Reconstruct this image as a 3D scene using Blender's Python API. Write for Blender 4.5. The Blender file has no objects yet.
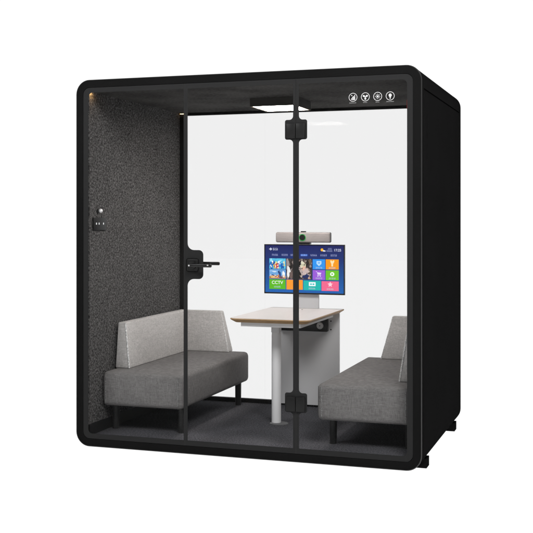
import bpy, bmesh, math, random
from mathutils import Vector, Matrix
random.seed(7)
SC = bpy.context.scene
COL = SC.collection
PI = math.pi

# ------------------------------------------------------------------ camera
cam_d = bpy.data.cameras.new('camera')
cam = bpy.data.objects.new('camera', cam_d); COL.objects.link(cam)
cam.location = (2.0811, -5.7273, 1.3959)
cam.rotation_euler = (PI/2, 0, math.radians(18.476))
cam_d.sensor_width = 36.0
cam_d.lens = 1043.0/533.0*36.0
cam_d.shift_y = -47.5/533.0
cam_d.clip_end = 200
SC.camera = cam

# ------------------------------------------------------------------ world: a white studio, lit behind the booth and below, dimmer on the camera side
W = bpy.data.worlds.new('World'); SC.world = W; W.use_nodes = True
nt = W.node_tree; nt.nodes.clear()
out = nt.nodes.new('ShaderNodeOutputWorld'); bg = nt.nodes.new('ShaderNodeBackground')
tc = nt.nodes.new('ShaderNodeTexCoord')
dot = nt.nodes.new('ShaderNodeVectorMath'); dot.operation = 'DOT_PRODUCT'
dot.inputs[1].default_value = (-0.317, 0.948, 0.0)
mr = nt.nodes.new('ShaderNodeMapRange'); mr.interpolation_type = 'SMOOTHSTEP'
mr.inputs['From Min'].default_value = 0.0; mr.inputs['From Max'].default_value = 0.6
mr.inputs['To Min'].default_value = 0.07; mr.inputs['To Max'].default_value = 1.03
sep = nt.nodes.new('ShaderNodeSeparateXYZ')
mr2 = nt.nodes.new('ShaderNodeMapRange'); mr2.interpolation_type = 'SMOOTHSTEP'
mr2.inputs['From Min'].default_value = 0.0; mr2.inputs['From Max'].default_value = -0.05
mr2.inputs['To Min'].default_value = 0.0; mr2.inputs['To Max'].default_value = 1.04
mx = nt.nodes.new('ShaderNodeMath'); mx.operation = 'MAXIMUM'
nt.links.new(tc.outputs['Generated'], dot.inputs[0]); nt.links.new(dot.outputs['Value'], mr.inputs['Value'])
nt.links.new(tc.outputs['Generated'], sep.inputs[0]); nt.links.new(sep.outputs['Z'], mr2.inputs['Value'])
nt.links.new(mr.outputs[0], mx.inputs[0]); nt.links.new(mr2.outputs[0], mx.inputs[1])
nt.links.new(mx.outputs[0], bg.inputs['Strength']); bg.inputs['Color'].default_value = (1, 1, 1, 1)
nt.links.new(bg.outputs[0], out.inputs[0])

# ------------------------------------------------------------------ studio softbox on the camera side
def area(name, loc, target, size, power, color=(1, 1, 1), size_y=None):
    L = bpy.data.lights.new(name, 'AREA'); L.energy = power; L.color = color
    L.shape = 'RECTANGLE'; L.size = size; L.size_y = size_y or size
    o = bpy.data.objects.new(name, L); COL.objects.link(o); o.location = loc
    o.rotation_euler = (Vector(target)-Vector(loc)).to_track_quat('-Z', 'Y').to_euler()
    return o
area('studio_softbox', (2.6, -3.4, 4.2), (-0.3, 0.5, 0.5), 1.6, 215, (1, 0.99, 0.98))
area('studio_softbox', (-2.2, -3.4, 4.2), (0.3, 0.5, 0.5), 1.4, 95, (0.98, 0.99, 1.0))
SC.view_settings.view_transform = 'Standard'
SC.view_settings.look = 'None'
SC.view_settings.exposure = 0
SC.view_settings.gamma = 1
SC.cycles.use_denoising = True
SC.cycles.max_bounces = 10
SC.cycles.transparent_max_bounces = 24
SC.cycles.sample_clamp_indirect = 4

# ------------------------------------------------------------------ materials
def mat(name, color, rough=0.6, spec=0.3, metal=0.0, emit=None, es=1.0):
    m = bpy.data.materials.new(name); m.use_nodes = True
    b = m.node_tree.nodes['Principled BSDF']
    b.inputs['Base Color'].default_value = (*color, 1)
    b.inputs['Roughness'].default_value = rough
    b.inputs['Specular IOR Level'].default_value = spec
    b.inputs['Metallic'].default_value = metal
    if emit:
        b.inputs['Emission Color'].default_value = (*emit, 1); b.inputs['Emission Strength'].default_value = es
    return m

def noisy(name, stops, scale, rough=0.9, spec=0.1, bump=0.3, bdist=0.004, stretch=(1, 1, 1), detail=3.0, lowfreq=0.35, lowscale=3.0):
    """base colour varied by a fine noise and a slow one, with bump"""
    m = mat(name, stops[0][1], rough, spec); t = m.node_tree; b = t.nodes['Principled BSDF']
    tc = t.nodes.new('ShaderNodeTexCoord'); mp = t.nodes.new('ShaderNodeMapping'); mp.inputs['Scale'].default_value = stretch
    n = t.nodes.new('ShaderNodeTexNoise'); n.inputs['Scale'].default_value = scale; n.inputs['Detail'].default_value = detail
    n.inputs['Roughness'].default_value = 0.65
    n2 = t.nodes.new('ShaderNodeTexNoise'); n2.inputs['Scale'].default_value = lowscale; n2.inputs['Detail'].default_value = 2
    r = t.nodes.new('ShaderNodeValToRGB'); cr = r.color_ramp
    while len(cr.elements) < len(stops): cr.elements.new(0.5)
    for e, (p, c) in zip(cr.elements, stops): e.position = p; e.color = (*c, 1)
    mixv = t.nodes.new('ShaderNodeMix'); mixv.data_type = 'FLOAT'; mixv.inputs[0].default_value = lowfreq
    t.links.new(tc.outputs['Object'], mp.inputs[0]); t.links.new(mp.outputs[0], n.inputs['Vector']); t.links.new(tc.outputs['Object'], n2.inputs['Vector'])
    t.links.new(n.outputs['Fac'], mixv.inputs[2]); t.links.new(n2.outputs['Fac'], mixv.inputs[3])
    t.links.new(mixv.outputs[0], r.inputs[0]); t.links.new(r.outputs[0], b.inputs['Base Color'])
    bp = t.nodes.new('ShaderNodeBump'); bp.inputs['Strength'].default_value = bump; bp.inputs['Distance'].default_value = bdist
    t.links.new(n.outputs['Fac'], bp.inputs['Height']); t.links.new(bp.outputs[0], b.inputs['Normal'])
    return m

def woven(name, dark, light, plaid=0.12):
    """woven upholstery: fine threads in two directions and a slow irregular slub"""
    m = mat(name, dark, 0.9, 0.12); t = m.node_tree; b = t.nodes['Principled BSDF']
    tc = t.nodes.new('ShaderNodeTexCoord')
    vals = []
    for sc_, st in ((1.0, (40, 40, 420)), (1.0, (420, 420, 40)), (1.0, (14, 14, 90)), (1.0, (90, 90, 14))):
        mp = t.nodes.new('ShaderNodeMapping'); mp.inputs['Scale'].default_value = st
        n = t.nodes.new('ShaderNodeTexNoise'); n.inputs['Scale'].default_value = sc_; n.inputs['Detail'].default_value = 2
        t.links.new(tc.outputs['Object'], mp.inputs[0]); t.links.new(mp.outputs[0], n.inputs['Vector']); vals.append(n.outputs['Fac'])
    def add(a, c, w1=0.5, w2=0.5):
        x = t.nodes.new('ShaderNodeMix'); x.data_type = 'FLOAT'; x.inputs[0].default_value = w2
        t.links.new(a, x.inputs[2]); t.links.new(c, x.inputs[3]); return x.outputs[0]
    v = add(add(vals[0], vals[1]), add(vals[2], vals[3]), w2=0.25)
    r = t.nodes.new('ShaderNodeValToRGB'); r.color_ramp.elements[0].position = 0.38; r.color_ramp.elements[1].position = 0.62
    r.color_ramp.elements[0].color = (*dark, 1); r.color_ramp.elements[1].color = (*light, 1)
    t.links.new(v, r.inputs[0]); t.links.new(r.outputs[0], b.inputs['Base Color'])
    bp = t.nodes.new('ShaderNodeBump'); bp.inputs['Strength'].default_value = 0.25; bp.inputs['Distance'].default_value = 0.002
    t.links.new(v, bp.inputs['Height']); t.links.new(bp.outputs[0], b.inputs['Normal'])
    return m

def glass(name, tint, refl=0.012, ior=1.25):
    m = bpy.data.materials.new(name); m.use_nodes = True; t = m.node_tree; t.nodes.clear()
    o = t.nodes.new('ShaderNodeOutputMaterial'); tr = t.nodes.new('ShaderNodeBsdfTransparent'); g = t.nodes.new('ShaderNodeBsdfGlossy')
    tr.inputs[0].default_value = (*tint, 1); g.inputs['Roughness'].default_value = 0.01; g.inputs['Color'].default_value = (1, 1, 1, 1)
    f = t.nodes.new('ShaderNodeFresnel'); f.inputs['IOR'].default_value = ior
    mx = t.nodes.new('ShaderNodeMixShader')
    t.links.new(f.outputs[0], mx.inputs[0]); t.links.new(tr.outputs[0], mx.inputs[1]); t.links.new(g.outputs[0], mx.inputs[2]); t.links.new(mx.outputs[0], o.inputs[0])
    return m

M = {}
M['black_metal'] = noisy('black_powder_coat', [(0.3, (0.0075, 0.0075, 0.0075)), (0.7, (0.0105, 0.0105, 0.0105))], 350, 0.75, 0.0, 0.05, 0.0008)
M['panel_metal'] = noisy('black_panel_coat', [(0.3, (0.0085, 0.0085, 0.0086)), (0.7, (0.012, 0.012, 0.0121))], 260, 0.8, 0.0, 0.05, 0.0008)
M['edge_highlight'] = mat('edge_highlight_strip', (0.022, 0.022, 0.022), 0.3, 0.4)  # brighter than the frame coat, the edge highlight put into the colour
M['groove'] = mat('groove_black', (0.002, 0.002, 0.002), 0.9, 0.0)
M['frit'] = mat('charcoal_frit', (0.0215, 0.0215, 0.0217), 0.55, 0.05)
M['lock_black'] = mat('hinge_black', (0.013, 0.013, 0.013), 0.4, 0.15)
M['handle'] = mat('handle_black', (0.008, 0.008, 0.008), 0.3, 0.35)
M['felt'] = noisy('grey_felt', [(0.36, (0.016, 0.0157, 0.0155)), (0.5, (0.072, 0.0705, 0.0700)), (0.66, (0.19, 0.185, 0.183))], 86, 0.95, 0.05, 0.6, 0.006, detail=6, lowfreq=0.05, lowscale=6)
M['ceiling_felt'] = noisy('ceiling_felt', [(0.38, (0.028, 0.0275, 0.027)), (0.62, (0.105, 0.102, 0.099))], 90, 0.95, 0.02, 0.4, 0.004, stretch=(0.5, 2.2, 1))
M['carpet'] = noisy('carpet', [(0.34, (0.04, 0.04, 0.045)), (0.5, (0.078, 0.078, 0.086)), (0.66, (0.15, 0.15, 0.165))], 100, 0.98, 0.0, 0.8, 0.006, detail=4, lowfreq=0.2)
M['seat'] = woven('dark_grey_weave', (0.112, 0.108, 0.107), (0.205, 0.199, 0.197))
M['back'] = woven('light_grey_weave', (0.36, 0.35, 0.34), (0.62, 0.605, 0.595))
M['stitch'] = noisy('seam_fibres', [(0.42, (0.42, 0.42, 0.42)), (0.58, (0.8, 0.8, 0.79))], 130, 0.9, 0.05, 0.2, 0.001, lowfreq=0)
M['stitch_dark'] = noisy('seam_fibres_dark', [(0.4, (0.12, 0.12, 0.12)), (0.6, (0.27, 0.27, 0.265))], 160, 0.9, 0.05, 0.2, 0.001, lowfreq=0)
M['leg_black'] = mat('leg_black', (0.02, 0.02, 0.02), 0.4, 0.3)
M['laminate'] = noisy('pale_laminate', [(0.3, (0.56, 0.53, 0.52)), (0.7, (0.61, 0.585, 0.575))], 30, 0.45, 0.3, 0.0, 0.001, stretch=(1, 0.1, 1))
M['oak'] = noisy('oak_edge', [(0.3, (0.24, 0.14, 0.06)), (0.5, (0.38, 0.24, 0.12)), (0.7, (0.52, 0.36, 0.2))], 26, 0.55, 0.2, 0.1, 0.001, stretch=(1, 1, 14))
M['grey_paint'] = mat('light_grey_paint', (0.70, 0.70, 0.71), 0.5, 0.2)
M['white_paint'] = mat('pale_grey_paint', (0.88, 0.88, 0.89), 0.4, 0.3)
M['disc'] = mat('grey_foot_disc', (0.11, 0.112, 0.115), 0.4, 0.3)
M['satin'] = noisy('satin_bronze', [(0.3, (0.28, 0.252, 0.243)), (0.7, (0.40, 0.368, 0.357))], 60, 0.45, 0.3, 0.0, 0.001, stretch=(0.3, 1, 8))
M['plastic'] = mat('black_plastic', (0.012, 0.012, 0.012), 0.35, 0.25)
M['chrome'] = mat('chrome', (0.85, 0.85, 0.85), 0.15, 0.5, 1.0)
M['socket_grey'] = mat('socket_grey', (0.6, 0.6, 0.6), 0.4, 0.3)
M['white_print'] = mat('white_print', (0.62, 0.62, 0.62), 0.6, 0.1)
M['print_grey'] = mat('grey_print', (0.3, 0.3, 0.3), 0.6, 0.1)
M['red'] = mat('red_tag', (0.32, 0.006, 0.006), 0.5, 0.2)
M['lamp'] = mat('lamp_diffuser', (0.9, 0.9, 0.9), 0.5, 0.2, emit=(1.0, 0.935, 0.885), es=60.0)
M['spot_deep'] = mat('corner_spot_diffuser', (0.9, 0.9, 0.9), 0.5, 0.2, emit=(1.0, 0.58, 0.22), es=70.0)
M['lamp_glow_rim'] = mat('lamp_glow_rim', (0.9, 0.8, 0.6), 0.5, 0.2, emit=(1.0, 0.72, 0.40), es=0.85)
M['lamp_housing'] = mat('lamp_housing', (0.030, 0.028, 0.026), 0.6, 0.2)
M['spot'] = mat('spot_diffuser', (0.9, 0.9, 0.9), 0.5, 0.2, emit=(1.0, 0.58, 0.22), es=22.0)
M['front_glass'] = glass('front_glass', (0.962, 0.962, 0.962), ior=1.1)
M['back_glass'] = glass('back_glass', (0.955, 0.955, 0.955), ior=1.064)
M['seam'] = glass('clear_joint', (0.968, 0.968, 0.968), ior=1.03)
def acrylic():
    m = bpy.data.materials.new('white_acrylic_sheet'); m.use_nodes = True; t = m.node_tree; t.nodes.clear()
    o = t.nodes.new('ShaderNodeOutputMaterial'); a = t.nodes.new('ShaderNodeBsdfTranslucent'); a.inputs[0].default_value = (1, 1, 1, 1)
    t.links.new(a.outputs[0], o.inputs[0]); return m
M['ground'] = acrylic()

# ------------------------------------------------------------------ mesh helpers (all coordinates are booth coordinates)
class B:
    def __init__(s): s.bm = bmesh.new()
    def _mark(s): return set(s.bm.verts), set(s.bm.faces)
    def box(s, x0, x1, y0, y1, z0, z1, bevel=0.0, seg=2):
        bm = s.bm; v = [bm.verts.new((x, y, z)) for x in (x0, x1) for y in (y0, y1) for z in (z0, z1)]
        fs = [bm.faces.new([v[i] for i in q]) for q in ((0, 1, 3, 2), (4, 6, 7, 5), (0, 4, 5, 1), (2, 3, 7, 6), (0, 2, 6, 4), (1, 5, 7, 3))]
        if bevel:
            es = list({e for f in fs for e in f.edges})
            bmesh.ops.bevel(bm, geom=es, offset=bevel, segments=seg, profile=0.5, affect='EDGES')
        return s
    def hull8(s, pts, bevel=0.0, seg=2):
        """pts ordered like box corners: x0y0z0, x0y0z1, x0y1z0, x0y1z1, x1y0z0, ..."""
        bm = s.bm; v = [bm.verts.new(p) for p in pts]
        fs = [bm.faces.new([v[i] for i in q]) for q in ((0, 1, 3, 2), (4, 6, 7, 5), (0, 4, 5, 1), (2, 3, 7, 6), (0, 2, 6, 4), (1, 5, 7, 3))]
        if bevel: bmesh.ops.bevel(bm, geom=list({e for f in fs for e in f.edges}), offset=bevel, segments=seg, profile=0.5, affect='EDGES')
        return s
    def prism(s, poly, a, b, axis='y'):
        """poly in the plane across axis; y: (x,z), z: (x,y), x: (y,z)"""
        def P(p, t): return {'y': (p[0], t, p[1]), 'z': (p[0], p[1], t), 'x': (t, p[0], p[1])}[axis]
        bm = s.bm; lo = [bm.verts.new(P(p, a)) for p in poly]; hi = [bm.verts.new(P(p, b)) for p in poly]
        n = len(poly)
        bm.faces.new(lo); bm.faces.new(hi[::-1])
        for i in range(n): bm.faces.new((lo[i], hi[i], hi[(i+1) % n], lo[(i+1) % n]))
        return s
    def ring(s, outer, inner, a, b):
        """frame between two loops of equal length in x,z, from y=a to y=b"""
        bm = s.bm; n = len(outer); L = []
        for lp, y in ((outer, a), (outer, b), (inner, b), (inner, a)): L.append([bm.verts.new((p[0], y, p[1])) for p in lp])
        for k in range(4):
            A, C = L[k], L[(k+1) % 4]
            for i in range(n): bm.faces.new((A[i], C[i], C[(i+1) % n], A[(i+1) % n]))
        return s
    def cyl(s, p0, p1, r0, r1=None, n=24, cap=True):
        r1 = r0 if r1 is None else r1
        p0, p1 = Vector(p0), Vector(p1); d = (p1-p0).normalized()
        u = d.orthogonal().normalized(); w = d.cross(u); bm = s.bm
        A = [bm.verts.new(p0+(u*math.cos(2*PI*i/n)+w*math.sin(2*PI*i/n))*r0) for i in range(n)]
        C = [bm.verts.new(p1+(u*math.cos(2*PI*i/n)+w*math.sin(2*PI*i/n))*r1) for i in range(n)]
        for i in range(n): bm.faces.new((A[i], A[(i+1) % n], C[(i+1) % n], C[i]))
        if cap: bm.faces.new(A[::-1]); bm.faces.new(C)
        return s
    def lathe(s, c, prof, n=32):
        bm = s.bm; R = []
        for r, z in prof: R.append([bm.verts.new((c[0]+r*math.cos(2*PI*i/n), c[1]+r*math.sin(2*PI*i/n), z)) for i in range(n)])
        for a, b_ in zip(R, R[1:]):
            for i in range(n): bm.faces.new((a[i], a[(i+1) % n], b_[(i+1) % n], b_[i]))
        bm.faces.new(R[0][::-1]); bm.faces.new(R[-1]); return s
    def torus_y(s, c, R, r, n=40, m=8):
        bm = s.bm; G = []
        for i in range(n):
            a = 2*PI*i/n; G.append([bm.verts.new((c[0]+(R+r*math.cos(t))*math.cos(a), c[1]+r*math.sin(t), c[2]+(R+r*math.cos(t))*math.sin(a))) for t in [2*PI*j/m for j in range(m)]])
        for i in range(n):
            for j in range(m): bm.faces.new((G[i][j], G[(i+1) % n][j], G[(i+1) % n][(j+1) % m], G[i][(j+1) % m]))
        return s
    def build(s, name, m, parent=None, smooth=False, origin=None, auto=None):
        bm = s.bm; bmesh.ops.recalc_face_normals(bm, faces=bm.faces)
        org = Vector(origin) if origin is not None else Vector((0, 0, 0))
        if parent is not None: org = Vector(parent.get('_org', (0, 0, 0)))
        for v in bm.verts: v.co -= org
        me = bpy.data.meshes.new(name); bm.to_mesh(me); bm.free()
        if smooth or auto:
            for p in me.polygons: p.use_smooth = True
            me.set_sharp_from_angle(angle=math.radians(auto or 40))
        me.materials.append(m)
        o = bpy.data.objects.new(name, me); COL.objects.link(o)
        if parent is not None: o.parent = parent; o['_org'] = tuple(org)
        else: o.location = org; o['_org'] = tuple(org)
        return o

def tag(o, label=None, cat=None, group=None, kind=None):
    if label: o['label'] = label
    if cat: o['category'] = cat
    if group: o['group'] = group
    if kind: o['kind'] = kind
    return o
def thing(name, loc, label, cat, group=None):
    o = bpy.data.objects.new(name, None); COL.objects.link(o); o.location = loc; o['_org'] = tuple(loc); o.empty_display_size = 0.1
    return tag(o, label, cat, group)

def rrect(x0, x1, z0, z1, r, n=10):
    P = []
    for cx, cz, a0 in ((x1-r, z1-r, 0), (x0+r, z1-r, 90), (x0+r, z0+r, 180), (x1-r, z0+r, 270)):
        for i in range(n+1):
            a = math.radians(a0+90*i/n); P.append((cx+r*math.cos(a), cz+r*math.sin(a)))
    return P

# ------------------------------------------------------------------ ground: white translucent sheet of the studio
g = B().box(-30, 30, -30, 30, -0.058, -0.05).build('ground', M['ground']); tag(g, kind='structure')

# ------------------------------------------------------------------ the booth
XO, H, D = 1.07, 2.25, 1.53
pod = thing('office_pod', (0, 0.76, -0.05), 'black rounded-corner office booth with a glass front, standing on the white floor', 'office booth')
# outer shell between front trim and back
o = rrect(-XO, XO, 0, H, 0.088); i_ = rrect(-1.0, 1.0, 0.045, 2.19, 0.03)
sh = B(); sh.ring(rrect(-XO+0.0003, XO-0.0003, 0.0003, H-0.0003, 0.088), i_, 0.05, D-0.006)
sh.build('shell', M['panel_metal'], pod, auto=35)
# front trim ring with a small bevelled outer edge
ft = B(); bm = ft.bm
loops = [(rrect(-XO, XO, 0, H, 0.088), 0.07), (rrect(-XO, XO, 0, H, 0.088), 0.006), (rrect(-XO+0.0018, XO-0.0018, 0.0018, H-0.0018, 0.0865), 0.0018), (rrect(-XO+0.006, XO-0.006, 0.006, H-0.006, 0.082), 0.0),
         (rrect(-1.023, 1.023, 0.047, 2.203, 0.042), 0.0), (rrect(-1.021, 1.021, 0.049, 2.201, 0.042), 0.07)]
L = [[bm.verts.new((p[0], y, p[1])) for p in lp] for lp, y in loops]
n = len(L[0])
for k in range(len(L)):
    A, C = L[k], L[(k+1) % len(L)]
    for i in range(n): bm.faces.new((A[i], C[i], C[(i+1) % n], A[(i+1) % n]))
frame = ft.build('front_frame', M['black_metal'], pod, auto=50)
# lighter strip added on the frame's outer corner, imitating its edge highlight
eb = B(); bm = eb.bm
loops = [(rrect(-XO-0.0006, XO+0.0006, -0.0006, H+0.0006, 0.088), 0.0062), (rrect(-XO-0.0004, XO+0.0004, -0.0004, H+0.0004, 0.088), 0.003),
         (rrect(-XO+0.0012, XO-0.0012, 0.0012, H-0.0012, 0.087), 0.0012), (rrect(-XO+0.004, XO-0.004, 0.004, H-0.004, 0.085), -0.0008)]
L = [[bm.verts.new((p[0], y, p[1])) for p in lp] for lp, y in loops]
for k in range(3):
    for i in range(n): bm.faces.new((L[k][i], L[k+1][i], L[k+1][(i+1) % n], L[k][(i+1) % n]))
eb.build('frame_highlight', M['edge_highlight'], frame, smooth=True)
# rear trim ring
B().ring(rrect(-XO, XO, 0, H, 0.088), rrect(-1.0, 1.0, 0.06, 2.19, 0.03), 1.452, D).build('rear_frame', M['black_metal'], pod, auto=50)
# side panels, proud of the shell, with dark gaps round them
for sx in (-1, 1):
    a, b_ = (XO-0.001, XO+0.0008) if sx > 0 else (-XO-0.0008, -XO+0.001)
    sp = B().box(a, b_, 0.074, 1.448, 0.13, 2.118).build('side_panel', M['panel_metal'], pod)
    B().box(*(sorted((sx*(XO-0.001), sx*(XO+0.0001)))), 0.0705, 1.4515, 2.1185, 2.127).build('panel_gap', M['groove'], pod)
    for z in (1.982, 1.925, 1.868, 1.811, 1.754):
        B().box(*(sorted((sx*(XO+0.0002), sx*(XO+0.0014)))), 0.160, 0.182, z-0.016, z+0.016).build('vent_louvre', M['black_metal'], sp)
# interior linings
B().box(-0.999, -0.99, 0.02, 1.44, 0.13, 2.182).build('felt_wall', M['felt'], pod)
B().box(0.99, 0.999, 0.02, 1.44, 0.13, 2.182).build('felt_wall', M['felt'], pod)
B().box(-0.999, 0.999, 0.02, 1.52, 2.182, 2.195).build('ceiling_lining', M['ceiling_felt'], pod)
B().box(-0.999, 0.999, 0.012, 1.52, 0.045, 0.06).build('carpet', M['carpet'], pod)
for sx in (-1, 1): B().box(*sorted((sx*0.999, sx*0.986)), 0.02, 1.43, 0.0605, 0.129).build('skirting', M['handle'], pod)
# rear window frame
rw = B(); rw.box(-0.988, -0.936, 1.425, 1.45, 0.0605, 2.1815); rw.box(0.936, 0.988, 1.425, 1.45, 0.0605, 2.1815)
rw.box(-0.936, 0.936, 1.425, 1.45, 0.0605, 0.09); rw.box(-0.936, 0.936, 1.425, 1.45, 2.162, 2.1815)
rwf = rw.build('rear_window_frame', M['lock_black'], pod)
xs = [-0.936, -0.324, 0.361, 0.936]
for a, b_ in zip(xs, xs[1:]):
    B().box(a+0.002, b_-0.002, 1.434, 1.442, 0.09, 2.162).build('rear_glass', M['back_glass'], pod)
for a in xs[1:3]: B().box(a-0.002, a+0.002, 1.434, 1.442, 0.09, 2.162).build('glass_joint', M['seam'], pod)
# feet
for fx in (-0.945, 0.945):
    for fy in (0.345, 1.455):
        B().box(fx-0.1, fx+0.1, fy-0.045, fy+0.045, -0.05, 0.006).build('foot', M['black_metal'], pod)

# front glass: two fixed panes and a door
GX, GZ0, GZ1 = 1.021, 0.049, 2.201     # glass extents inside the frame
IX, IZ0, IZ1 = 0.988, 0.080, 2.171     # inner limit of the frit band
J, JH = 0.345, 0.0165
def fil(cx, cz, r, a0, a1, n=6):
    return [(cx+r*math.cos(math.radians(a0+(a1-a0)*k/n)), cz+r*math.sin(math.radians(a0+(a1-a0)*k/n))) for k in range(n+1)]
def bump_side(zc0, zc1, depth, R=0.018, F=0.022):
    """profile of a frit patch bulging out of a vertical strip: list of (distance, z) going up"""
    P = [(0, zc0-F)]
    P += [(F-F*math.cos(math.radians(t)), zc0-F+F*math.sin(math.radians(t))) for t in (15, 30, 45, 60, 75, 90)]
    P += [(depth-R+R*math.sin(math.radians(t)), zc0+R-R*math.cos(math.radians(t))) for t in (0, 15, 30, 45, 60, 75, 90)]
    P += [(depth-R+R*math.cos(math.radians(t)), zc1-R+R*math.sin(math.radians(t))) for t in (0, 15, 30, 45, 60, 75, 90)]
    P += [(F-F*math.sin(math.radians(t)), zc1+F-F*math.cos(math.radians(t))) for t in (0, 15, 30, 45, 60, 75)]
    P += [(0, zc1+F)]
    return P
HT = (1.852, 1.966); HB = (0.286, 0.398); LK = (1.040, 1.212)
def pane(name, xa, xb, left_b, right_b, rl, rr, label=None):
    """glass from xa to xb; left_b / right_b are lists of bulges on the inner edge of the frit; rl, rr: frit widths left and right"""
    root = B().box(xa, xb, 0.004, 0.014, GZ0, GZ1).build(name, M['front_glass'], pod)
    if label: root['label'] = label
    # outer loop (counter-clockwise from lower left), corner radius where it meets the frame
    ro = 0.041
    outL = xa < -0.9; outR = xb > 0.9
    outer = []
    outer += fil(xa+ro, GZ0+ro, ro, 180, 270) if outL else [(xa, GZ0)]
    outer += fil(xb-ro, GZ0+ro, ro, 270, 360) if outR else [(xb, GZ0)]
    outer += fil(xb-ro, GZ1-ro, ro, 0, 90) if outR else [(xb, GZ1)]
    outer += fil(xa+ro, GZ1-ro, ro, 90, 180) if outL else [(xa, GZ1)]
    xl, xr = xa+rl, xb-rr; r = 0.03 if (outL or outR) else 0.008
    inner = []
    inner += fil(xl+(r if outL else .004), IZ0+(r if outL else .004), r if outL else .004, 180, 270)
    inner += fil(xr-(r if outR else .004), IZ0+(r if outR else .004), r if outR else .004, 270, 360)
    for z0, z1, d, R, F in right_b: inner += [(xr-dd, z) for dd, z in bump_side(z0, z1, d, R, F)]
    inner += fil(xr-(r if outR else .004), IZ1-(r if outR else .004), r if outR else .004, 0, 90)
    inner += fil(xl+(r if outL else .004), IZ1-(r if outL else .004), r if outL else .004, 90, 180)
    for z0, z1, d, R, F in reversed(left_b): inner += [(xl+dd, z) for dd, z in reversed(bump_side(z0, z1, d, R, F))]
    # fill between loops with triangle fill
    bm = bmesh.new()
    def loop(P): 
        vs = [bm.verts.new((p[0], 0.0, p[1])) for p in P]
        return [bm.edges.new((vs[k], vs[(k+1) % len(vs)])) for k in range(len(vs))]
    es = loop(outer)+loop(inner)
    res = bmesh.ops.triangle_fill(bm, use_beauty=True, use_dissolve=False, edges=es)
    fs = [f for f in res['geom'] if isinstance(f, bmesh.types.BMFace)]
    for v in bm.verts: v.co.y = 0.0035
    ex = bmesh.ops.extrude_face_region(bm, geom=fs)
    for v in [e for e in ex['geom'] if isinstance(e, bmesh.types.BMVert)]: v.co.y = 0.0022
    b_ = B(); b_.bm.free(); b_.bm = bm
    b_.build('black_border', M['frit'], root)
    return root
jl, jr = -J, J
hb = lambda d: [(HB[0], HB[1], d, 0.012, 0.022), (HT[0], HT[1], d, 0.012, 0.022)]
pL = pane('glass_pane', -GX, jl-0.001, [], [], GX-IX, 0.007, 'left fixed pane of the glass front')
door = pane('glass_door', jl+0.001, jr-0.001, [(LK[0], LK[1], 0.100, 0.028, 0.04)], hb(0.049), JH, JH)
pR = pane('glass_pane', jr+0.001, GX, hb(0.049), [], JH, GX-IX, 'right fixed pane of the glass front, with printed icons')
for x in (jl, jr): B().box(x-0.00095, x+0.00095, 0.0024, 0.0155, GZ0, GZ1).build('door_seal', M['handle'], pod)
# hinges
for z0, z1 in (HB, HT):
    B().box(J-0.056, J-0.0015, -0.012, 0.0018, z0+0.006, z1-0.022, 0.003, 2).build('hinge', M['lock_black'], door, auto=40)
    B().box(J+0.0015, J+0.056, -0.012, 0.0018, z0+0.006, z1-0.022, 0.003, 2).build('hinge_plate', M['lock_black'], pR, auto=40)
# lock with two levers
hx, hz = -0.288, 1.123
lk = B(); lk.box(-0.332, -0.256, -0.010, 0.0018, 1.084, 1.162, 0.010, 3); lk.box(-0.332, -0.256, 0.0142, 0.026, 1.084, 1.162, 0.010, 3)
lk.build('lock_plate', M['lock_black'], door, auto=40)
hd = B(); hd.cyl((hx, -0.010, hz), (hx, -0.028, hz), 0.024, n=32); hd.cyl((hx, -0.028, hz), (hx, -0.062, hz), 0.010)
hd.box(hx-0.011, -0.150, -0.070, -0.052, hz-0.010, hz+0.010, 0.006, 3)
hd.cyl((hx, -0.070, hz), (hx, -0.072, hz), 0.006)
hd.build('lever_handle', M['handle'], door, auto=40)
hd = B(); hd.cyl((hx, 0.026, hz+.008), (hx, 0.062, hz+.008), 0.010); hd.box(hx-0.011, -0.146, 0.052, 0.068, hz-0.002, hz+0.018, 0.006, 3)
hd.build('lever_handle', M['handle'], door, auto=40)
B().cyl((hx, -0.072, hz), (hx, -0.0735, hz), 0.005, n=16).build('lock_pin', M['chrome'], door)
B().box(-0.176, -0.166, -0.0715, -0.069, hz+0.0, hz+0.006).build('handle_mark', M['chrome'], door)

# printed icons on the right fixed pane
IR = 0.0245
def arc_ring(b, cx, cz, r0, r1, y0=0.0012, y1=0.0022, a0=0, a1=360, n=40):
    b.ring([(cx+r1*math.cos(math.radians(a0+(a1-a0)*k/n)), cz+r1*math.sin(math.radians(a0+(a1-a0)*k/n))) for k in range(n)],
           [(cx+r0*math.cos(math.radians(a0+(a1-a0)*k/n)), cz+r0*math.sin(math.radians(a0+(a1-a0)*k/n))) for k in range(n)], y0, y1)
def disc(b, cx, cz, rx, rz=None, y0=0.0012, y1=0.0022, n=20, rot=0):
    rz = rz or rx; c, s = math.cos(rot), math.sin(rot)
    b.prism([(cx+rx*math.cos(2*PI*k/n)*c-rz*math.sin(2*PI*k/n)*s, cz+rx*math.cos(2*PI*k/n)*s+rz*math.sin(2*PI*k/n)*c) for k in range(n)], y0, y1)
def stroke(b, p, q, w, y0=0.0012, y1=0.0022):
    p, q = Vector(p), Vector(q); d = (q-p).normalized(); nrm = Vector((-d.y, d.x))*w/2
    b.prism([tuple(p+nrm), tuple(q+nrm), tuple(q-nrm), tuple(p-nrm)], y0, y1)
zi = 2.0815
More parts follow.
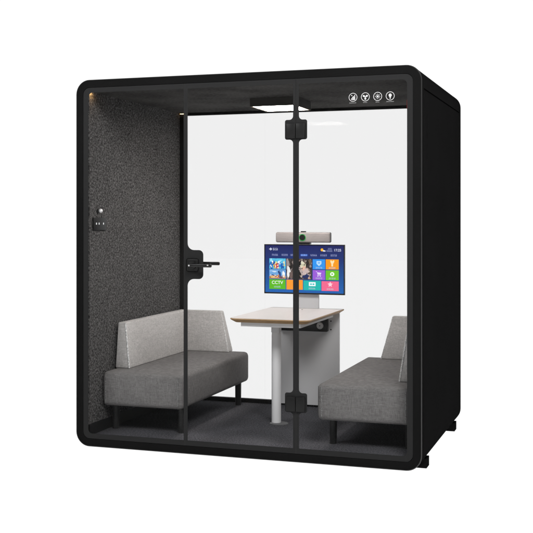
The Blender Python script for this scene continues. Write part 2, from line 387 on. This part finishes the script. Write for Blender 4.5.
for idx, cx in enumerate((0.681, 0.752, 0.8225, 0.8935)):
    b = B(); arc_ring(b, cx, zi, IR-0.0027, IR, 0.0005, 0.0015)
    Y = (0.0005, 0.0015)
    if idx == 0:      # seated figure with desk and stroke
        disc(b, cx-0.007, zi+0.010, 0.003, None, *Y)
        stroke(b, (cx-0.010, zi-0.012), (cx+0.004, zi+0.006), 0.004, *Y); stroke(b, (cx-0.009, zi-0.013), (cx+0.012, zi-0.013), 0.004, *Y)
        stroke(b, (cx+0.010, zi-0.0108), (cx+0.010, zi+0.013), 0.004, *Y); stroke(b, (cx+0.001, zi-0.0108), (cx+0.001, zi-0.001), 0.004, *Y)
        stroke(b, (cx+0.0055, zi-0.0108), (cx+0.0055, zi+0.003), 0.003, *Y)
    elif idx == 1:    # fan
        disc(b, cx, zi, 0.0028, None, *Y)
        for a in (90+60, 90-60, 270): disc(b, cx+0.0095*math.cos(math.radians(a)), zi+0.0095*math.sin(math.radians(a)), 0.0068, 0.0052, *Y, rot=math.radians(a))
    elif idx == 2:    # brightness
        disc(b, cx, zi, 0.0052, None, *Y)
        for k in range(8):
            a = PI*k/4; stroke(b, (cx+0.0075*math.cos(a), zi+0.0075*math.sin(a)), (cx+0.0145*math.cos(a), zi+0.0145*math.sin(a)), 0.0024, *Y)
    else:             # bulb
        disc(b, cx, zi+0.004, 0.0085, 0.0095, *Y); b.prism([(cx-0.0045, zi-0.0055), (cx+0.0045, zi-0.0055), (cx+0.003, zi-0.010), (cx-0.003, zi-0.010)], *Y)
        b.box(cx-0.003, cx+0.003, *Y, zi-0.0155, zi-0.0115)
    b.build('icon', M['white_print'], pR)
    t = B(); nch = (7, 4, 4, 9)[idx]; w = (0.040, 0.024, 0.022, 0.044)[idx]
    for k in range(nch):
        x0 = cx-w/2+w*k/nch; hh = random.choice((0.0035, 0.0045))
        t.box(x0, x0+w/nch*0.45, *Y, zi-0.0335, zi-0.0335+hh); t.box(x0+w/nch*0.45, x0+w/nch*0.72, *Y, zi-0.0335+hh*0.4, zi-0.0335+hh*0.75)
    t.build('icon_caption', M['print_grey'], pR)

# ------------------------------------------------------------------ ceiling light
lt = thing('ceiling_light', (-0.019, 0.86, 2.182), 'square black ceiling light glowing warm white above the table', 'ceiling light')
b = B(); x0, x1, y0, y1, z0, z1 = -0.177, 0.139, 0.69, 1.03, 2.128, 2.1815
b.box(x0, x1, y0, y0+0.006, z0, z1); b.box(x0, x1, y1-0.006, y1, z0, z1); b.box(x0, x0+0.006, y0+0.006, y1-0.006, z0, z1); b.box(x1-0.006, x1, y0+0.006, y1-0.006, z0, z1)
b.box(x0+0.006, x1-0.006, y0+0.006, y1-0.006, z0+0.008, z1)
b.build('housing', M['lamp_housing'], lt)
df = B().box(x0+0.017, x1-0.017, y0+0.017, y1-0.017, z0+0.001, z0+0.0078).build('diffuser', M['lamp'], lt)
b = B(); a0, a1, c0, c1 = x0+0.0065, x1-0.0065, y0+0.0065, y1-0.0065  # added amber border, imitates the warm glow at the lamp's edge
b.box(a0, a1, c0, c0+0.010, z0+0.0012, z0+0.0078); b.box(a0, a1, c1-0.010, c1, z0+0.0012, z0+0.0078)
b.box(a0, a0+0.010, c0+0.0101, c1-0.0101, z0+0.0012, z0+0.0078); b.box(a1-0.010, a1, c0+0.0101, c1-0.0101, z0+0.0012, z0+0.0078)
b.build('glow_rim', M['lamp_glow_rim'], df)

# small warm lights where felt wall and ceiling meet
def strip(x0, x1, y0, y1, label, zl=2.1745):
    t = thing('accent_light', ((x0+x1)/2, (y0+y1)/2, 2.182), label, 'accent light')
    B().box(x0, x1, y0, y1, zl+0.0015, max(2.1815, zl+0.003)).build('housing', M['black_metal'], t)
    B().box(x0+0.002, x1-0.002, y0+0.002, y1-0.002, zl, zl+0.0013).build('diffuser', M['spot'] if zl < 2.178 else M['spot_deep'], t)
strip(-0.986, -0.956, 0.020, 0.050, 'small amber light in the ceiling corner just inside the left front glass', 2.1792)
strip(-0.985, -0.945, 1.414, 1.419, 'thin amber light at the ceiling corner beside the rear window frame')

# ------------------------------------------------------------------ wall socket, button, red tag
so = thing('wall_socket', (-0.99, 0.145, 1.365), 'square black socket plate with three small marks on the grey felt wall', 'socket')
B().box(-0.99, -0.980, 0.058, 0.232, 1.325, 1.405, 0.003, 2).build('plate', M['lock_black'], so, auto=40)
for y in (0.093, 0.128, 0.187): B().box(-0.980, -0.9788, y-0.006, y+0.006, 1.361, 1.373).build('contact', M['chrome'], so)
kn = thing('wall_button', (-0.99, 0.145, 1.443), 'small round chrome button just above the black socket plate', 'button')
B().cyl((-0.99, 0.13, 1.443), (-0.982, 0.13, 1.443), 0.016).build('bezel', M['plastic'], kn, auto=40)
b = B(); bmesh.ops.create_uvsphere(b.bm, u_segments=20, v_segments=12, radius=0.0135, matrix=Matrix.Translation((-0.976, 0.142, 1.447))); b.build('cap', mat('satin_chrome', (0.85, 0.85, 0.86), 0.35, 0.5, 0.3), kn, smooth=True)
rt = B().box(0.9765, 0.9899, 0.052, 0.058, 2.012, 2.064, 0.002, 1).build('red_tag', M['red'], None, origin=(0.98, 0.055, 2.012))
tag(rt, 'small upright red tag at the top of the right inner wall beside the icons', 'tag')

# ------------------------------------------------------------------ sofas
def sofa(s, label, y0=0.17, y1=1.405):
    """s=-1: against the left wall, s=+1: against the right wall"""
    X = lambda a: s*a       # a = distance from the middle of the booth
    root = thing('corner_sofa', (s*0.71, 0.79, 0.06), label, 'sofa', 'sofas facing each other across the table')
    def bx(a0, a1): return sorted((X(a0), X(a1)))
    q = B(); q.box(*bx(0.433, 0.982), y0, y1, 0.222, 0.436, 0.030, 5)
    # vertical outer corners rounder
    seat = q.build('seat', M['seat'], root, auto=60)
    # stitched seams just round the vertical corners of the seat
    for (a, yy, dx, dy) in ((0.462, y0-0.0006, 0.0025, 0.0012), (0.4324, y0+0.035, 0.0012, 0.0025), (0.955, y0-0.0006, 0.0025, 0.0012)):
        B().box(X(a)-dx, X(a)+dx, yy-dy, yy+dy, 0.240, 0.418, 0.0006, 1).build('seam', M['stitch_dark'], seat)
    # side backrest along the wall: tapers towards the top, front end leaning back
    ab0, ab1, at0, at1 = 0.872, 0.978, 0.912, 0.972
    yb0, yt0 = 0.345, 0.372
    zb, zt = 0.434, 0.728
    def P(a, y, z): return (X(a), y, z)
    bk = B(); bk.hull8([P(ab0, yb0, zb), P(at0, yt0, zt), P(ab0, 1.398, zb), P(at0, 1.398, zt), P(ab1, yb0, zb), P(at1, yt0, zt), P(ab1, 1.398, zb), P(at1, 1.398, zt)], 0.010, 3)
    back = bk.build('backrest', M['back'], root, auto=50)
    # seam up the front corner of the side backrest
    p, qv = Vector(P(ab0+0.006, yb0+0.002, zb+0.004)), Vector(P(at0+0.006, yt0+0.002, zt-0.008))
    B().cyl(p, qv, 0.0062, n=8).build('seam', M['stitch'], back, smooth=True)
    # end backrest across the far end
    e0b, e0t = 0.556, 0.628
    yb, yt = 1.305, 1.352
    en = B(); en.hull8([P(e0b, yb, zb), P(e0t, yt, zt), P(e0b, 1.400, zb), P(e0t, 1.396, zt), P(0.90, yb, zb), P(0.93, yt, zt), P(0.90, 1.400, zb), P(0.93, 1.396, zt)], 0.010, 3)
    end = en.build('backrest', M['back'], root, auto=50)
    p, qv = Vector(P(e0b+0.004, yb+0.003, zb+0.004)), Vector(P(e0t+0.004, yt+0.003, zt-0.008))
    B().cyl(p, qv, 0.004, n=8).build('seam', M['stitch'], end, smooth=True)
    for a in (0.49, 0.945):
        for y in (0.29, 1.325):
            l = B(); l.cyl((X(a), y, 0.0602), (X(a), y, 0.2225), 0.021, 0.023, n=24); l.build('leg', M['leg_black'], root, auto=40)
    return root
sofa(-1, 'grey sofa with lighter angled backrests against the left felt wall')
sofa(1, 'grey sofa partly hidden behind the right edge of the booth frame', y0=0.13)

# ------------------------------------------------------------------ table
tb = thing('meeting_table', (0.01, 0.9, 0.06), 'pale wood-edged table between the two sofas on a white round leg and end panel', 'table')
def outline(inset, r):
    x0, x1, y0, y1 = -0.250+inset, 0.286-inset, 0.475+inset, 1.358
    P = []
    for cx, cy, a0 in ((x1-r, y1-0.004, None), (x0, y1, None)): pass
    P += [(x1, y1), (x0, y1)]
    P += [(x0+r+r*math.cos(math.radians(a)), y0+r+r*math.sin(math.radians(a))) for a in range(180, 271, 10)]
    P += [(x1-r+r*math.cos(math.radians(a)), y0+r+r*math.sin(math.radians(a))) for a in range(270, 361, 10)]
    return P
ZT = 0.767
b = B(); bm = b.bm
ls = [(outline(0.032, 0.03), ZT-0.028), (outline(0.006, 0.045), ZT-0.012), (outline(0.0, 0.05), ZT-0.006), (outline(0.0025, 0.05), ZT-0.0012)]
V = [[bm.verts.new((p[0], p[1], z)) for p in o_] for o_, z in ls]
n2 = len(V[0])
for A, C in zip(V, V[1:]):
    for i in range(n2): bm.faces.new((A[i], A[(i+1) % n2], C[(i+1) % n2], C[i]))
bm.faces.new(V[0][::-1]); bm.faces.new(V[-1])
top = b.build('tabletop', M['oak'], tb, auto=30)
B().prism(outline(0.003, 0.05), ZT-0.0011, ZT, 'z').build('laminate', M['laminate'], top)
b = B(); b.box(-0.182, 0.215, 0.530, 0.556, 0.712, 0.7385); b.box(-0.182, 0.215, 1.30, 1.326, 0.712, 0.7385); b.box(0.189, 0.215, 0.5565, 1.2995, 0.712, 0.7385); b.box(-0.182, -0.156, 0.5565, 1.2995, 0.712, 0.7385)
b.build('frame', M['grey_paint'], tb)
b = B(); b.lathe((-0.022, 0.77), [(0.031, 0.066), (0.031, 0.635), (0.0295, 0.652), (0.026, 0.660)]); b.build('leg', M['white_paint'], tb, auto=35)
b = B(); b.box(-0.049, 0.005, 0.743, 0.797, 0.655, 0.7118, 0.003, 2); lg = b.build('leg_sleeve', M['grey_paint'], tb, auto=40)
b = B(); b.lathe((0.002, 0.755), [(0.061, 0.0602), (0.061, 0.063), (0.058, 0.0655)], 48); b.build('foot_disc', M['disc'], tb, auto=30)
B().box(-0.238, 0.247, 1.372, 1.392, 0.08, 0.738, 0.002, 2).build('end_panel', M['grey_paint'], tb, auto=40)
b = B(); b.box(-0.185, 0.170, 1.325, 1.3715, 0.606, 0.700, 0.003, 2); sb = b.build('socket_box', M['plastic'], tb, auto=40)
B().cyl((0.12, 1.3255, 0.648), (0.12, 1.318, 0.648), 0.025, 0.023, n=32).build('round_socket', M['socket_grey'], sb, auto=40)
b = B(); b.cyl((0.12, 1.3185, 0.648), (0.12, 1.3165, 0.648), 0.004, n=12); b.build('socket_hole', M['plastic'], sb)
for z in (0.618, 0.678): B().cyl((0.187, 1.372, z), (0.187, 1.3695, z), 0.005, n=12).build('screw', M['plastic'], tb)
B().box(0.02, 0.03, 1.20, 1.21, ZT+0.0005, ZT+0.002).build('desk_port', M['plastic'], tb)

# ------------------------------------------------------------------ television
TX0, TX1, TZ0, TZ1, TY = -0.277, 0.309, 0.869, 1.2175, 1.28
tv = thing('television', (0.02, 1.31, ZT), 'flat television with a colourful app menu, on a grey stand behind the table', 'television')
b = B(); fw = 0.007
b.ring([(TX0, TZ0), (TX1, TZ0), (TX1, TZ1), (TX0, TZ1)], [(TX0+fw, TZ0+fw+.003), (TX1-fw, TZ0+fw+.003), (TX1-fw, TZ1-fw), (TX0+fw, TZ1-fw)], TY, TY+0.018)
b.build('bezel', M['plastic'], tv)
B().box(TX0+0.004, TX1-0.004, TY+0.0182, TY+0.034, TZ0+0.004, TZ1-0.004, 0.004, 2).build('rear_cover', M['plastic'], tv, auto=40)
B().box(-0.043, 0.112, TY+0.036, TY+0.058, ZT+0.0004, 1.12, 0.003, 2).build('stand', M['grey_paint'], tv, auto=40)
B().box(0.00, 0.07, TY+0.0342, TY+0.0358, 0.98, 1.08).build('mount', M['plastic'], tv)
SX0, SX1, SZ0, SZ1 = TX0+fw, TX1-fw, TZ0+fw+.003, TZ1-fw
SW, SH = SX1-SX0, SZ1-SZ0
def emis(name, c, k=1.0):
    m = bpy.data.materials.new(name); m.use_nodes = True; t = m.node_tree; b = t.nodes['Principled BSDF']
    b.inputs['Base Color'].default_value = (0.01, 0.01, 0.01, 1); b.inputs['Roughness'].default_value = 0.3; b.inputs['Specular IOR Level'].default_value = 0.1
    b.inputs['Emission Color'].default_value = (*c, 1); b.inputs['Emission Strength'].default_value = k
    return m
def srgb(h):
    h = h.lstrip('#'); return tuple(((int(h[i:i+2], 16)/255)/12.92 if int(h[i:i+2], 16)/255 <= 0.04045 else ((int(h[i:i+2], 16)/255+0.055)/1.055)**2.4) for i in (0, 2, 4))
EM = {}
def E_(h, k=1.10):
    if h not in EM: EM[h] = emis('screen_'+h.strip('#'), srgb(h), k)
    return EM[h]
# backdrop: deep blue, brighter towards the lower corners (a displayed picture)
mb = emis('screen_backdrop', (0, 0, 0), 1.2); t = mb.node_tree
tcn = t.nodes.new('ShaderNodeTexCoord'); sp = t.nodes.new('ShaderNodeSeparateXYZ'); rp = t.nodes.new('ShaderNodeValToRGB')
for e in (0.3, 0.7): rp.color_ramp.elements.new(e)
for e, c in zip(rp.color_ramp.elements, ('#1a5ca8', '#164a8c', '#142c6c', '#1b2058')): e.color = (*srgb(c), 1)
rp.color_ramp.elements[0].position = 0.0; rp.color_ramp.elements[1].position = 0.35; rp.color_ramp.elements[2].position = 0.7; rp.color_ramp.elements[3].position = 1.0
t.links.new(tcn.outputs['Generated'], sp.inputs[0]); t.links.new(sp.outputs['Z'], rp.inputs[0]); t.links.new(rp.outputs[0], t.nodes['Principled BSDF'].inputs['Emission Color'])
scr = B().box(SX0, SX1, TY+0.004, TY+0.018, SZ0, SZ1).build('screen', mb, tv)
# screen coordinates: photo pixels on the 533-wide zoom of region (260,235)-(350,300): left 28, right 500, top 55..., bottom ~352
def sx(u): return TX0+(TX1-TX0)*u
def sz(v): return TZ1-(TZ1-TZ0)*v
LY = [TY+0.004-0.0004*k for k in range(8)]
def rect(b, u0, u1, v0, v1, ly=1): b.box(sx(u0), sx(u1), LY[ly]-0.0003, LY[ly], sz(v1), sz(v0))
def ell(b, u, v, ru, rv, ly=2, rot=0):
    disc(b, sx(u), sz(v), (TX1-TX0)*ru, (TZ1-TZ0)*rv, LY[ly]-0.0003, LY[ly], 18, rot)
def tile(u0, u1, v0, v1, h): 
    b = B(); rect(b, u0, u1, v0, v1); return b.build('app_tile', E_(h), tv)
def glyphs(b, u0, u1, v, h, n, ly=2):
    """a word of tiny square characters, each a few crossing strokes"""
    w = (u1-u0)/n
    for k in range(n):
        a = u0+k*w; rr = random.Random(k*31+int(u0*977)+int(v*613))
        for y in (-0.5, -0.08, 0.34):
            x0 = rr.choice((0.0, 0.0, 0.2)); x1 = rr.choice((0.84, 0.84, 0.6)); rect(b, a+w*x0, a+w*x1, v+h*y, v+h*(y+0.14), ly)
        x = rr.choice((0.36, 0.1, 0.62)); rect(b, a+w*x, a+w*(x+0.14), v-h*0.36, v-h*0.08, ly)
        x = rr.choice((0.36, 0.1, 0.62)); rect(b, a+w*x, a+w*(x+0.14), v+h*0.06, v+h*0.34, ly)
        if rr.random() < 0.6: rect(b, a+w*0.66, a+w*0.80, v+h*0.06, v+h*0.34, ly) if x != 0.62 else rect(b, a+w*0.08, a+w*0.22, v+h*0.06, v+h*0.34, ly)
WH = '#f4f7fa'
# header
b = B(); rect(b, 0.065, 0.095, 0.085, 0.11); rect(b, 0.075, 0.085, 0.07, 0.125, 2); rect(b, 0.058, 0.102, 0.094, 0.101, 3); glyphs(b, 0.108, 0.172, 0.099, 0.045, 3); b.build('header_logo', E_('#c9d0e4'), tv)
b = B(); ell(b, 0.722, 0.105, 0.017, 0.030); b.build('weather_icon', E_('#f5b52a'), tv)
b = B(); ell(b, 0.745, 0.125, 0.014, 0.014, 3); ell(b, 0.757, 0.128, 0.010, 0.010, 4); b.build('weather_icon', E_('#e8ecf5'), tv)
b = B(); glyphs(b, 0.795, 0.842, 0.085, 0.032, 4); glyphs(b, 0.775, 0.852, 0.125, 0.032, 6); b.build('header_text', E_('#8f98c4'), tv)
def text(s, u, v, h, hexc, name, ly=2, parent=tv, align='CENTER'):
    cu = bpy.data.curves.new('tmp', 'FONT'); cu.body = s; cu.size = 1.0; cu.align_x = align; cu.align_y = 'CENTER'; cu.extrude = 0.0; cu.offset = 0.012
    o_ = bpy.data.objects.new('tmp', cu); COL.objects.link(o_)
    bpy.context.view_layer.update()
    dg = bpy.context.evaluated_depsgraph_get(); me = bpy.data.meshes.new_from_object(o_.evaluated_get(dg)); bpy.data.objects.remove(o_)
    k = h*(TZ1-TZ0)/0.72; org = Vector(parent['_org'])
    for vtx in me.vertices: vtx.co = Vector((sx(u)+vtx.co.x*k, LY[ly]-0.0004, sz(v)+vtx.co.y*k))-org
    me.materials.clear(); me.materials.append(E_(hexc))
    oo = bpy.data.objects.new(name, me); COL.objects.link(oo); oo.parent = parent; oo['_org'] = tuple(org); return oo
text('17:25', 0.912, 0.112, 0.050, '#d5daee', 'clock_text')
for k, u in enumerate((0.135, 0.258, 0.37, 0.62, 0.742, 0.865)):
    b = B(); glyphs(b, u-0.040, u+0.040, 0.214, 0.036, 5); b.build('menu_text', E_('#9aa4cf'), tv)
b = B(); rect(b, 0.455, 0.545, 0.195, 0.235, 1); b.build('menu_highlight', E_('#2a55b8'), tv)
b = B(); glyphs(b, 0.462, 0.538, 0.214, 0.034, 5); b.build('menu_text', E_('#9fc6ff'), tv)
# tiles; u,v fractions of the television front
U = lambda p: (p-24)/(503-24); V_ = lambda p: (p-54)/(354-54)
pic1 = tile(U(54), U(153), V_(140), V_(203), '#59c3e6')
b = B()
pics = [(66, 182, 11, 22, '#1d6fc4'), (82, 168, 8, 12, '#1a4fa0'), (86, 190, 7, 16, '#f0c22a'), (103, 192, 11, 18, '#e0401f'), (120, 178, 9, 16, '#2384d8'), (133, 190, 10, 16, '#1b5fb4'), (112, 162, 6, 8, '#f4f4f4'), (143, 165, 5, 9, '#f2d9a8'), (74, 160, 5, 6, '#f5f7f8'), (96, 165, 5, 7, '#f7e06a')]
def pic(items, box, name='picture'):
    """one displayed picture: overlapping patches of colour in a single mesh, clipped to its tile"""
    b = B(); mats = []; u0, u1, v0, v1 = box
    for k, it in enumerate(items):
        u, v, ru, rv, h = it[:5]; rot = it[5] if len(it) > 5 else 0
        nf = len(b.bm.faces); y = LY[1]-0.00035-0.000012*k; n = 14; P = []
        for q in range(n):
            a = 2*PI*q/n; wob = 1+0.16*math.sin(3*a+u)+0.10*math.sin(5*a+v)
            x, z = ru*wob*math.cos(a), rv*wob*math.sin(a)
            pu, pv = u+x*math.cos(rot)-z*math.sin(rot), v+x*math.sin(rot)+z*math.cos(rot)
            P.append((sx(U(min(max(pu, u0), u1))), sz(V_(min(max(pv, v0), v1)))))
        b.bm.faces.new([b.bm.verts.new((p[0], y, p[1])) for p in P])
        if h not in mats: mats.append(h)
        b.bm.faces.ensure_lookup_table()
        for f in b.bm.faces[nf:]: f.material_index = mats.index(h)
    o_ = b.build(name, E_(mats[0]), tv)
    for h in mats[1:]: o_.data.materials.append(E_(h))
rr = random.Random(3)
sky = [(rr.uniform(56, 150), rr.uniform(142, 160), rr.uniform(4, 9), rr.uniform(2, 5), rr.choice(('#8fd8ef', '#a9e3f4', '#45b1da'))) for _ in range(14)]
extra = [(rr.uniform(60, 146), rr.uniform(168, 200), rr.uniform(2, 4), rr.uniform(2, 5), rr.choice(('#163f8a', '#f6d24a', '#f3ede0', '#c8341c', '#0f63b5', '#7fcbe8'))) for _ in range(34)]
pic(sky+[(u, min(v, 202-rv), ru, rv, h) for u, v, ru, rv, h in pics]+extra, (54, 153, 140, 203))
tile(U(54), U(153), V_(206), V_(262), '#6fa6dc')
extra = [(rr.uniform(58, 150), rr.uniform(238, 260), rr.uniform(2, 6), rr.uniform(1.5, 4), rr.choice(('#7a4a2a', '#f1dcc0', '#b8743c', '#2a4f94', '#e9b36a'))) for _ in range(30)]
pic([(103, 258, 60, 13, '#d8a66c'), (70, 216, 16, 5, '#8dbbe6'), (130, 214, 18, 5, '#5a94d2')]+[(118, 240, 8, 18, '#204a90'), (104, 250, 9, 8, '#c4692c'), (140, 236, 8, 20, '#f2f4f8'), (74, 250, 16, 7, '#e4b77c'), (128, 254, 8, 6, '#8a3b20'), (112, 222, 5, 9, '#1a2f66'), (85, 220, 14, 4, '#cfe2f5')]+extra, (54, 153, 206, 262))
tile(U(157), U(311), V_(140), V_(265), '#3a3332')
dark = [(rr.uniform(158, 310), rr.uniform(142, 264), rr.uniform(3, 9), rr.uniform(5, 16), rr.choice(('#4a3f3c', '#2a2322', '#5d4e45', '#776860', '#1d1817', '#8c7f7a')), rr.uniform(-.4, .4)) for _ in range(60)]
fine = [(rr.uniform(228, 308), rr.uniform(150, 262), rr.uniform(1.2, 3.2), rr.uniform(2, 6), rr.choice(('#efe6dc', '#2b2120', '#caa794', '#8e7468', '#d8d2c0', '#41372f', '#1a2450')), rr.uniform(-.8, .8)) for _ in range(32)]
pic(dark+[(165, 172, 9, 36, '#9b8f8c'), (171, 220, 11, 34, '#eceae8'), (186, 240, 10, 24, '#6c5a56'), (214, 170, 12, 26, '#4c4340'), (236, 172, 15, 22, '#16110f'), (243, 215, 18, 34, '#b8a7a2'), (258, 180, 16, 20, '#d8d4b6'), (262, 200, 13, 16, '#e0b4a0'), (276, 222, 20, 24, '#c9b3b0'), (276, 248, 22, 14, '#1c2a5e'), (233, 235, 13, 24, '#1a1516'), (300, 160, 8, 16, '#6d5a48'), (300, 225, 7, 20, '#5b4a3e'), (285, 165, 7, 16, '#241d1a'), (252, 163, 8, 8, '#e9e6cf'), (295, 255, 8, 8, '#c8a28c')]+fine, (157, 311, 140, 265))
small = [(315, 388, 142, 202, '#2b94ee'), (392, 468, 142, 202, '#f79a0c'), (315, 388, 207, 266, '#9a5bd6'), (392, 468, 207, 266, '#6cc326'),
         (54, 153, 267, 326, '#5cb81c'), (158, 256, 268, 327, '#fb9a2b'), (260, 363, 271, 329, '#16b6ae'), (367, 468, 273, 331, '#f2688f')]
for a, c, v0, v1, h in small:
    tile(U(a), U(c), V_(v0), V_(v1), h)
def glyph_obj(fn, h='#f2f8fb'):
    b = B(); fn(b); b.build('app_icon', E_(h), tv)
R_ = lambda b, a, c, v0, v1, ly=2: rect(b, U(a), U(c), V_(v0), V_(v1), ly)
def i_shield(b):
    b.prism([(sx(U(338)), sz(V_(153))), (sx(U(366)), sz(V_(153))), (sx(U(366)), sz(V_(170))), (sx(U(352)), sz(V_(183))), (sx(U(338)), sz(V_(170)))], LY[2]-.0003, LY[2])
glyph_obj(i_shield, '#bfe3fb')
glyph_obj(lambda b: (R_(b, 344, 360, 159, 163, 3), R_(b, 344, 360, 167, 170, 3)), '#2b94ee')
glyph_obj(lambda b: (ell(b, U(430), V_(160), 0.020, 0.028), ell(b, U(423), V_(153), 0.009, 0.02, 3), ell(b, U(438), V_(153), 0.009, 0.02, 4), R_(b, 425, 435, 165, 184, 5)), '#ffe3b0')
def i_cart(b):
    b.prism([(sx(U(340)), sz(V_(220))), (sx(U(366)), sz(V_(223))), (sx(U(362)), sz(V_(234))), (sx(U(344)), sz(V_(234)))], LY[2]-.0003, LY[2])
    R_(b, 334, 341, 215, 218, 3); R_(b, 342, 364, 237, 240, 3); ell(b, U(346), V_(244), 0.0065, 0.010, 4); ell(b, U(360), V_(244), 0.0065, 0.010, 4)
glyph_obj(i_cart, '#e6d4fa')
glyph_obj(lambda b: (ell(b, U(430), V_(230), 0.026, 0.040),), '#f4fdf0')
glyph_obj(lambda b: b.prism([(sx(U(426)), sz(V_(223))), (sx(U(437)), sz(V_(230))), (sx(U(426)), sz(V_(237)))], LY[3]-.0003, LY[3]), '#6cc326')
glyph_obj(lambda b: (R_(b, 292, 332, 280, 304),), '#f2fbfb')
glyph_obj(lambda b: (R_(b, 300, 310, 288, 297, 3), R_(b, 314, 325, 288, 297, 3)), '#3dbfc0')
def star(b, u, v, r0, r1):
    P = []
    for k in range(10):
        a = PI/2+PI*k/5; r = r0 if k % 2 == 0 else r1; P.append((sx(u)+r*math.cos(a), sz(v)+r*math.sin(a)))
    b.prism(P, LY[2]-.0003, LY[2])
glyph_obj(lambda b: star(b, U(418), V_(292), 0.020, 0.0095), '#fbd2dd')
text('CCTV', U(103), V_(287), 0.066, '#f4fbef', 'channel_text')
for u, v in ((352, 193), (430, 193), (352, 256), (430, 256), (311, 318), (418, 320), (103, 312)):
    b = B(); glyphs(b, U(u)-0.042, U(u)+0.042, V_(v), 0.030, 5); b.build('tile_caption', E_('#b9c8d8'), tv)

# ------------------------------------------------------------------ camera bar on the television
cb = thing('conference_camera', (0.012, TY, 1.219), 'long satin beige camera bar with a green-ringed lens on top of the television', 'conference camera')
body = B().box(-0.186, 0.211, TY-0.022, TY+0.018, 1.2325, 1.3025, 0.009, 3).build('bar', M['satin'], cb, auto=40)
B().box(-0.187, 0.212, TY-0.012, TY+0.0195, 1.2315, 1.3035, 0.009, 3).build('rear_shell', M['plastic'], cb, auto=40)
lx, lz = 0.012, 1.2665
b = B(); b.cyl((lx, TY-0.022, lz), (lx, TY-0.034, lz), 0.0215, 0.019, n=32); b.build('lens', M['plastic'], cb, auto=40)
B().torus_y((lx, TY-0.026, lz), 0.0225, 0.0024).build('lens_ring', mat('green_ring', (0.02, 0.1, 0.03), 0.4, 0.3, emit=(0.03, 0.42, 0.08), es=0.8), cb, smooth=True)
B().box(-0.004, 0.030, TY-0.012, TY+0.01, 1.3035, 1.311, 0.002, 2).build('button', M['plastic'], cb)
B().box(-0.035, 0.062, TY-0.016, TY+0.03, 1.2186, 1.2313, 0.003, 2).build('mount', M['plastic'], cb)

for o_ in list(bpy.data.objects):
    if '_org' in o_: del o_['_org']
